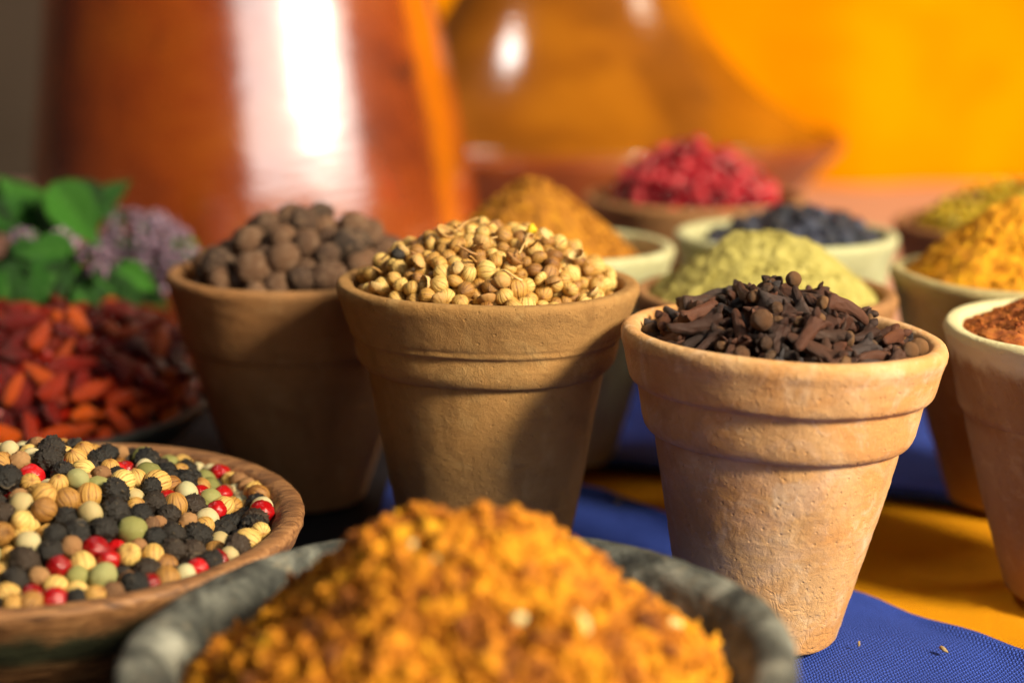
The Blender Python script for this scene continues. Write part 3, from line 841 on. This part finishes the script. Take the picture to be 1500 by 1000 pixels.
for i in range(N):
    a_, b_ = Q[i, 0], Q[i, -1]; c = (a_ + b_) / 2; d = W.to_3x3() @ Vector(b_ - a_)
    if rng.uniform() < .5: d = -d
    half = (Lh[i] / 2 + rad[i] * .9) * MM
    thick_ = rad[i] / .25 * MM
    items.append((int(rng.integers(0, 10)), mat4(aim(d, rng.uniform(0, 6)), (thick_, thick_, half), W @ Vector(c * MM)), 2.4 * MM, W @ Vector(c * MM)))
fill('clove', V_clo, M_clo, items, None, 'dark brown clove @ the heap in the peach clay pot', 'clove', 'cloves heaped in the peach pot', 'cloves', 'cloves beneath the top of the heap', vis_min=25, frame=W)
mound('clove_dust', env, 28.2, M_clo, 7.5, W, label='dark crumbs filling the clove pot below the cloves', cat='crumbs', zbase=45, nr=20, na=60)
Vb = [k_allspice(60)]
m_bud = mat_berry('clove_bud', (.14, .06, .022), (.30, .14, .045), (.42, .22, .08), None, .6, 0, .3, 1.6)
for (x, y, r_) in ((-7.5, -17, 2.1), (1.5, 2, 1.6), (-12, -24, 1.7), (22, -14, 1.8), (25, -9, 1.9), (20, -20, 2.0)):
    z = float(env(np.array(x), np.array(y))) + 1.4
    me_ = bpy.data.meshes.get('loose_bud') or data_mesh('loose_bud', Vb[0], m_bud)
    o = bpy.data.objects.new('loose_bud', me_); COL.objects.link(o)
    o.matrix_world = Matrix(mat4(rotm(rng), r_ * MM, W @ Vector((x * MM, y * MM, z * MM)))); tag(o, 'round tan bud head lying loose among the cloves', 'bud', 'loose clove bud heads')

# ------------------------------------------------------------------ pink peppercorns, blue black berries
def berry_heap(nm, Vs, mt, pt, env, Rc, n, r0, r1, th, label, cat, grp, rest, restlab, seed, zb):
    rng = np.random.default_rng(seed); rad = rng.uniform(r0, r1, n)
    P = pack(n, rad, env, Rc, th, 70, seed)[:, 0]
    fill(nm, Vs, mt, heap_items(P, rad, rng.integers(0, len(Vs), n), pt, rng), None, label, cat, grp, rest, restlab, frame=pt.matrix_world)
    mound(rest + '_dust', env, Rc - .5, mt, th * .8, pt.matrix_world, label=restlab + ', lowest layer', cat=cat, zbase=zb, nr=16, na=50)
V_ros = variants('pink_peppercorn', [k_smooth(i + 70, .10, 3, .03) for i in range(4)], M_ros)
berry_heap('pink_peppercorn', V_ros, M_ros, P_pin, dome(61, 18, 31, 1.5, -2, 0), 30, 400, 1.7, 2.9, 8, 'pink peppercorn @ the red heap before the tagine', 'peppercorn', 'pink peppercorns in the far pot', 'pink_peppercorns', 'pink peppercorns deeper in the far pot', 41, 45)
V_jun = variants('juniper_berry', [k_wrinkled(i + 80, .22, 1.6, 3) for i in range(4)], M_jun)
berry_heap('juniper_berry', V_jun, M_jun, P_jun, dome(57.5, 10.5, 27, 1.5, 3, 0), 27, 240, 1.8, 3.1, 7, 'wrinkled blue black berry @ the heap in the cream pot', 'berry', 'blue black berries in the cream pot', 'juniper_berries', 'blue black berries deeper in the cream pot', 43, 45)

# yellow green seeds far right
def k_flake(seed):
    v, f = ico(2); s = Vector((seed, 1, 2)); V = [(c[0] * (1 + .2 * mn.noise(Vector(c) * 1.5 + s)), c[1] * .62, c[2] * .28 + .15 * c[0] ** 2) for c in v]
    return np.array(V), f, np.full(len(V), .4)
M_flk = mat_berry('yellow_green_seed', (.22, .16, .004), (.50, .34, .008), (.72, .48, .015), None, .5, .1, .1, 1.5)
V_flk = variants('green_seed', [k_flake(i) for i in range(3)], M_flk)
berry_heap('green_seed', V_flk, M_flk, P_her, dome(55, 16, 32, 1.5, 0, 0), 31, 420, 1.7, 2.7, 6, 'yellow green flat seed @ the heap in the far right pot', 'seed', 'yellow green seeds in the far pot', 'green_seeds', 'yellow green seeds deeper in the far pot', 47, 42)

# ------------------------------------------------------------------ powders
def mat_powder(name, a, b_, c_, rough=.9, bumpmm=.35, scale=1.0):
    n = NT(name); q = n.noise(.35 * scale, 6, .75); r = n.noise(1.6 * scale, 4, .8)
    c = n.crv(q, [(.34, a), (.5, b_), (.68, c_)])
    c = n.mix(n.math('MULTIPLY', n.ramp(r, .52, .72), .5), c, a)
    n.set(Base_Color=c, Roughness=rough); N_ = n.bump(n.noise(.6 * scale, 5, .75), bumpmm * 1.6); n.bump(n.noise(3 * scale, 4, .8), bumpmm * .5, 1, N_); return n.m
m_gin = mat_powder('pale_green_powder', (.30, .25, .05), (.45, .385, .095), (.55, .48, .15))
m_cum = mat_powder('brown_powder', (.22, .075, .003), (.45, .17, .005), (.62, .29, .010))
m_tur = mat_powder('turmeric_powder', (.48, .17, .001), (.72, .31, .002), (.86, .46, .004))
m_pap = mat_powder('rust_powder', (.22, .045, .008), (.42, .11, .012), (.55, .20, .02))
fr = ((.07, 1.8), (.16, 1.3), (.35, 1.0), (.9, .5), (2.2, .22))
def cone(z0, peak, Rd, p, cx=0, cy=0, soft=.06):
    def env(x, y):
        r = np.sqrt((np.hypot(x - cx, y - cy) / Rd) ** 2 + soft ** 2)
        return z0 + peak * (1 - np.minimum(r, 1.15) ** p)
    return env
def crumbs(name, env, Rm, mat, mw, n, r0, r1, seed, label, cat, sub=1, freqlist=None, power=2.2, lift=.2, rough=False):
    rng = np.random.default_rng(seed); src = [k_smooth(seed + i, .35, sub) for i in range(5)]
    if rough:
        src = []
        for i in range(6):
            v, f = ico(3); s_ = Vector((i * 3.3 + seed, 1, 1)); vv = []
            for c in v:
                c = Vector(c); r = 1 + .5 * mn.noise(c * 1.6 + s_) + .5 * mn.noise(c * 3.7 + s_) + .3 * mn.noise(c * 8 + s_); vv.append(c * r)
            src.append((np.array(vv), f, np.zeros(len(v))))
    mats4 = []; tones = []
    for _ in range(n):
        a = rng.uniform(0, 6.283); r = Rm * math.sqrt(rng.uniform(0, 1)); x, y = r * math.cos(a), r * math.sin(a)
        z = float(env(np.array(x), np.array(y))); s = r0 + (r1 - r0) * rng.uniform() ** power
        mats4.append((int(rng.integers(0, 5)), mat4(rotm(rng), np.array([1.15, rng.uniform(.45, 1), rng.uniform(.35, .85)]) * s * MM, (x * MM, y * MM, (z + s * lift) * MM)))); tones.append(rng.uniform())
    o = link(name, join_copies(name, src, mats4, tones), mat); o.matrix_world = mw; tag(o, label, cat, kind='stuff'); return o
e1 = cone(55, 16.5, 29, 1.6, 0, 0)
mound('ginger_powder', e1, 29.3, m_gin, 0, P_fen.matrix_world, label='smooth mound of pale yellow green powder behind the cloves', cat='powder', zbase=40, freqs=fr, seed=1)
crumbs('powder_crumbs', e1, 27, m_gin, P_fen.matrix_world, 700, .25, .7, 2, 'fine crumbs on the pale yellow green powder', 'powder')
e2 = cone(59.0, 22.5, 28, 1.15, -7, 0, .12)
mound('cumin_powder', e2, 28.8, m_cum, 0, P_cum.matrix_world, label='steep mound of brown ochre powder behind the coriander', cat='powder', zbase=40, freqs=fr, seed=2)
crumbs('powder_crumbs', e2, 26, m_cum, P_cum.matrix_world, 1300, .3, 1.3, 3, 'coarse crumbs on the brown ochre powder', 'powder')
e3 = cone(57, 24, 30, 1.15, -2, 0, .14)
mound('turmeric_powder', e3, 30, m_tur, 0, P_tur.matrix_world, label='golden turmeric mound in the olive pot', cat='powder', zbase=40, freqs=fr, seed=3)
crumbs('powder_crumbs', e3, 28, m_tur, P_tur.matrix_world, 1600, .2, .8, 4, 'crumbs on the golden turmeric mound', 'powder')
e4 = cone(58, 11, 29, 1.3, 0, 0)
mound('paprika_powder', e4, 29.2, m_pap, 0, P_rus.matrix_world, label='rust red powder in the cream lipped pot', cat='powder', zbase=40, freqs=fr, seed=4)
crumbs('powder_crumbs', e4, 28.5, m_pap, P_rus.matrix_world, 1600, .2, .6, 5, 'fine grains of the rust red powder', 'powder')

# ------------------------------------------------------------------ curry in the stone bowl
def mat_curry():
    n = NT('curry_mix'); k = n.attr('pick'); q = n.noise(.55, 5, .75)
    v = n.math('ADD', n.math('ADD', n.math('MULTIPLY', k, .34), n.math('MULTIPLY', q, .30)), n.math('MULTIPLY', n.ramp(n.noise(.11, 3, .6, .6), .30, .70), .36))
    c = n.crv(v, [(.16, (.08, .020, .001)), (.30, (.32, .088, .001)), (.45, (.62, .205, .001)), (.66, (.80, .33, .001)), (.90, (.80, .43, .005)), (.98, (.78, .60, .08))])
    c = n.mix(n.math('MULTIPLY', n.ramp(n.noise(2.2, 3, .8), .56, .74), .35), c, (.24, .055, .003))
    n.set(Base_Color=c, Roughness=.8, Subsurface_Weight=.0)
    N_ = n.bump(n.noise(1.2, 4, .75), .45); n.bump(n.noise(5, 3, .8), .1, 1, N_); return n.m
M_cur = mat_curry()
def cenv(x, y):
    r = np.hypot(x * .94 - .5, y)
    q = np.clip(r / 32.0, 0, 1.32)
    q = np.clip(np.sqrt(q * q + .03) - .40, 0, 2)
    lump = 1.1 * np.sin(x * .43 + 2 * np.sin(y * .21)) * np.cos(y * .39 + 1.3 * np.sin(x * .17)) + .7 * np.sin(x * .93 + y * .5) * np.sin(y * 1.07 - x * .3 + 1)
    return 50.8 - 29.0 * q + 1.3 * np.sin(x * .16 + 1.9) * np.cos(y * .17 + .3) + lump
Mc = Matrix.Translation((CB.x, CB.y, 0))
o = mound('curry_mix', cenv, 41, M_cur, .6, Mc, label='orange curry mix heaped in the stone bowl', cat='curry mix', zbase=14, freqs=((.12, 1.6), (.3, 1.8), (.8, 1.1), (1.8, .5)), seed=6, nr=110, na=260)
colattr(o.data, np.full(len(o.data.vertices), .35), 'pick')
crumbs('curry_crumbs', cenv, 40.5, M_cur, Mc, 4400, .40, 2.0, 7, 'rough orange crumbs covering the curry heap', 'curry mix', sub=2, power=3.2, lift=.35, rough=True)
crumbs('curry_grains', cenv, 42.5, M_cur, Mc, 38000, .10, .42, 8, 'fine orange grains between the curry crumbs', 'curry mix', sub=1, power=1.0, lift=1.5)
m_pale = mat_berry('pale_seed', (.55, .42, .12), (.70, .58, .22), (.80, .70, .36), None, .5, .1, .05)
kp = k_smooth(90, .15, 3); pm = data_mesh('pale_seed', kp, m_pale)
for (px, py, r_) in ((850, 915, 1.6), (600, 800, 1.1), (1030, 893, 1.2), (985, 915, 1.3), (460, 900, 1.2), (640, 815, .9), (760, 905, 1.1)):
    # march the view ray on to the heap
    d = ray(px, py); p = Vector((0, 0, CAMH)); t = .12
    while t < .4:
        q = p + d * t
        if q.z * 1000 < float(cenv(np.array((q.x - CB.x) * 1000), np.array((q.y - CB.y) * 1000))) + 1.0: break
        t += .0005
    o = bpy.data.objects.new('pale_seed', pm); COL.objects.link(o); rg = np.random.default_rng(px)
    o.matrix_world = Matrix(mat4(rotm(rg), np.array([1.25, .8, .8]) * r_ * MM, q)); tag(o, 'pale yellow seed on the orange curry heap', 'seed', 'pale seeds in the curry mix')

# ------------------------------------------------------------------ chilies
def k_chili(seed):
    nu, nv = 22, 18; V = []; Fa = []; s = Vector((seed * 3.3, 1, 5)); T = []
    for i in range(nv + 1):
        t = i / nv; z = -1 + 2 * t; r = .36 * (math.sin(math.pi * min(1, t * .94 + .03)) ** .55) * (1.1 - .45 * t)
        for j in range(nu):
            p = 2 * math.pi * j / nu; rr_ = r * (1 + .22 * mn.noise(Vector((math.cos(p) * 1.4, math.sin(p) * 1.4, z * 2.6)) + s) - .22 * max(0, .35 - abs(mn.noise(Vector((math.cos(p) * 2.5, math.sin(p) * 2.5, z * 3)) + s)) * 2))
            V.append((rr_ * math.cos(p) + .14 * z * z * math.sin(seed), rr_ * math.sin(p), z)); T.append(t)
    for i in range(nv):
        for j in range(nu):
            a = i * nu + j; b2 = i * nu + (j + 1) % nu; Fa.append((a, b2, b2 + nu, a + nu))
    return np.array(V), np.array(Fa), np.array(T)
M_chi = mat_berry('dried_chili', (.07, .002, .003), (.27, .010, .003), (.64, .10, .003), None, .26, .0, .3, .8, (.15, .52, .92))
V_chi = variants('dried_chili', [k_chili(i) for i in range(7)], M_chi)
m_stem = mat_berry('chili_stalk', (.25, .13, .04), (.35, .2, .07), (.4, .26, .1), None, .7)
def cenv2(x, y):
    r = np.hypot(x - 8, y - 6) / 57.0
    return 19 + 29 * np.clip(1 - r ** 2.2, -.1, 1)
rng = np.random.default_rng(51)
N = 620; Lh = rng.uniform(3.5, 8.5, N); rad = rng.uniform(1.9, 2.8, N)
Q = pack(N, rad, cenv2, 52.5, 13, 60, 52, 3, Lh, floor=lambda r: 6 + 12 * (r / 52) ** 2)
items = []
Wd = Matrix.Translation((DB.x, DB.y, 0))
for i in range(N):
    a_, b_ = Q[i, 0], Q[i, -1]; c = (a_ + b_) / 2; d = Vector(b_ - a_)
    if rng.uniform() < .5: d = -d
    tk = rad[i] / .34 * MM
    items.append((int(rng.integers(0, 7)), mat4(aim(d, rng.uniform(0, 6)), (tk, tk, (Lh[i] / 2 + rad[i]) * MM), Wd @ Vector(c * MM)), 4.5 * MM, Wd @ Vector(c * MM)))
fill('dried_chili', V_chi, M_chi, items, None, 'glossy dried red orange chili @ the heap in the dark bowl', 'chili', 'dried chilies in the dark bowl', 'dried_chilies', 'dried chilies deeper in the dark bowl', vis_min=40, frame=Wd, Rm=55)

# ------------------------------------------------------------------ herbs
def mat_leaf():
    n = NT('herb_leaf'); r = n.rnd(); t = n.attr('tone')
    c = n.crv(n.math('ADD', n.math('MULTIPLY', r, .6), n.math('MULTIPLY', n.noise(.2, 3), .4)), [(.2, (.006, .045, .003)), (.55, (.02, .13, .007)), (.85, (.06, .24, .018))])
    c = n.mix(n.ramp(t, .6, 1.0), c, (.07, .24, .03))
    n.set(Base_Color=c, Roughness=.5, Subsurface_Weight=.0); n.bump(n.noise(.7, 3), .3); return n.m
M_leaf = mat_leaf(); m_stk = NT('herb_stem'); m_stk.set(Base_Color=(.06, .13, .025), Roughness=.6); m_stk = m_stk.m
def leaf_mesh(seed):
    nu, nv = 12, 18; V = []; T = []; Fa = []
    for lay in (0, 1):
        for i in range(nv + 1):
            t = i / nv; wv = .33 * (math.sin(math.pi * t ** .75) ** .9) * (1 - .55 * t) * 1.15 + .003
            for j in range(nu + 1):
                u = -1 + 2 * j / nu
                z = .22 * abs(u) * wv * 2.0 - .25 * (t - .3) ** 2 + .018 * math.sin(t * 30 + abs(u) * 6) * abs(u) - lay * .018 + .03 * math.sin(seed + t * 5)
                V.append((u * wv, t, z)); T.append(1.0 if abs(u) < .1 or abs(math.sin(t * 15 + abs(u) * 3.0)) > .985 else 0.3)
    n0 = (nv + 1) * (nu + 1)
    for i in range(nv):
        for j in range(nu):
            a = i * (nu + 1) + j; Fa.append((a, a + 1, a + nu + 2, a + nu + 1)); Fa.append((n0 + a, n0 + a + nu + 1, n0 + a + nu + 2, n0 + a + 1))
    for i in range(nv):
        a = i * (nu + 1); Fa.append((a, a + nu + 1, n0 + a + nu + 1, n0 + a)); a += nu; Fa.append((a, n0 + a, n0 + a + nu + 1, a + nu + 1))
    return data_mesh('leaf', (np.array(V), np.array(Fa), np.array(T)), M_leaf)
LM = [leaf_mesh(i) for i in range(4)]
M_flo = mat_berry('mauve_petal', (.16, .10, .15), (.30, .20, .29), (.46, .34, .44), None, .6, .15, .05, 1)
kf = k_smooth(3, .3, 1)
def sprig(label, base, tip, leaves, flowers, Y, group='herb sprigs'):
    """leaves: (px,py,ex,ey,len mm, Y) base pixel and tip pixel"""
    B = atY(base[0], base[1], base[2]); Tp = atY(tip[0], tip[1], tip[2])
    root = empty('herb_sprig', B)
    mid = (B + Tp) / 2 + Vector((0, 0, .006))
    pts = [((1 - t) ** 2 * B + 2 * t * (1 - t) * mid + t * t * Tp) - B for t in [i / 10 for i in range(11)]]
    v, f = tube(pts, .0011, .0006, 8); link('stem', newmesh('stem', v, f), m_stk, root)
    rg = np.random.default_rng(int(base[0]) + 700)
    for k_, (x0, y0, x1, y1, yy) in enumerate(leaves):
        a_ = atY(x0, y0, yy); b_ = atY(x1, y1, yy - rg.uniform(-.004, .010)); d = b_ - a_; ln = d.length
        yax = d.normalized(); nrm = Vector((rg.uniform(-.35, .35), -.75, rg.uniform(.35, .9))); nrm = (nrm - nrm.dot(yax) * yax).normalized(); xax = yax.cross(nrm)
        M = Matrix((xax, yax, nrm)).transposed().to_4x4() @ Matrix.Scale(ln, 4)
        M.translation = a_ - B
        o = bpy.data.objects.new('leaf', LM[k_ % 4]); COL.objects.link(o); o.parent = root; o.matrix_local = M
    for (x, y, yy, rr_, n_) in flowers:
        c = atY(x, y, yy) - B; mats4 = []
        fh = None
        for q in range(n_):
            dd = Vector(rg.normal(size=3)).normalized() * rr_ * MM * rg.uniform(.55, 1)
            mats4.append((0, mat4(rotm(rg), np.array([1, .8, .45]) * rg.uniform(1.0, 1.9) * MM, c + dd)))
        fh = link('flower_head', join_copies('flower_head', [kf], mats4), M_flo, root)
        mats5 = [(0, mat4(rotm(rg), np.array([1, .6, .5]) * rg.uniform(.8, 1.5) * MM, c + Vector(rg.normal(size=3)).normalized() * rr_ * .75 * MM)) for q in range(n_ // 3)]
        link('calyx', join_copies('calyx', [kf], mats5), M_leaf, fh)
    tag(root, label, 'herb sprig', group); return root
sprig('green herb sprig with broad leaves rising at the left edge', (-60, 470, .52), (150, 290, .50),
      [(70, 340, 0, 255, .49), (75, 268, 148, 362, .475), (148, 300, 190, 262, .50), (150, 300, 85, 262, .495), (30, 330, -40, 290, .48), (120, 330, 180, 275, .51),
       (10, 295, 68, 355, .485), (60, 345, -5, 385, .475), (100, 350, 55, 290, .49), (-10, 380, 45, 425, .48), (-20, 300, 25, 350, .48), (130, 340, 110, 270, .50), (20, 270, -20, 330, .49)],
      [(35, 350, .465, 4, 26), (92, 356, .465, 4, 26)], .5)
sprig('drooping herb sprig with large leaves hanging over the chili bowl', (-60, 420, .46), (110, 405, .445),
      [(95, 375, 50, 482, .438), (100, 380, 82, 468, .436), (5, 395, 22, 505, .436), (60, 400, 0, 425, .44), (130, 400, 195, 452, .452), (150, 420, 222, 440, .455), (40, 390, -25, 460, .44),
       (110, 365, 20, 372, .445), (90, 400, 150, 468, .448), (170, 395, 235, 425, .46), (120, 390, 60, 372, .445), (30, 400, 75, 470, .445), (-10, 410, -30, 500, .44), (120, 390, 100, 450, .455),
       (20, 360, 80, 400, .45), (60, 350, 110, 400, .455)], [(140, 378, .44, 5, 34)], .49)
sprig('mauve flowering sprig lying between the leaves and the allspice pot', (60, 430, .53), (270, 380, .50),
      [(170, 410, 200, 455, .505), (200, 420, 250, 450, .51), (160, 390, 120, 430, .50), (180, 330, 150, 300, .515)],
      [(190, 345, .50, 9, 130), (228, 352, .50, 10, 150), (262, 372, .50, 8, 110), (205, 392, .50, 9, 110), (245, 400, .505, 7, 80), (165, 370, .495, 7, 80)], .5)
print('objects', len(bpy.data.objects))

m_tan = mat_berry('tan_crumb', (.3, .2, .08), (.4, .28, .12), (.45, .3, .14), None, .7); crumb_me = data_mesh('spilled_crumb', k_smooth(91, .4, 2), m_tan)
for px, py, r_ in ((1382, 950, .7), (1258, 942, .4), (905, 735, .4)):
    q = at(px, py, .0012); o = bpy.data.objects.new('spilled_crumb', crumb_me); COL.objects.link(o)
    o.matrix_world = Matrix(mat4(rotm(np.random.default_rng(px)), np.array([1.5, .7, .7]) * r_ * MM, q)); tag(o, 'tiny pale crumb spilled on the cloth near the peach pot', 'crumb', 'crumbs spilled on the cloth')
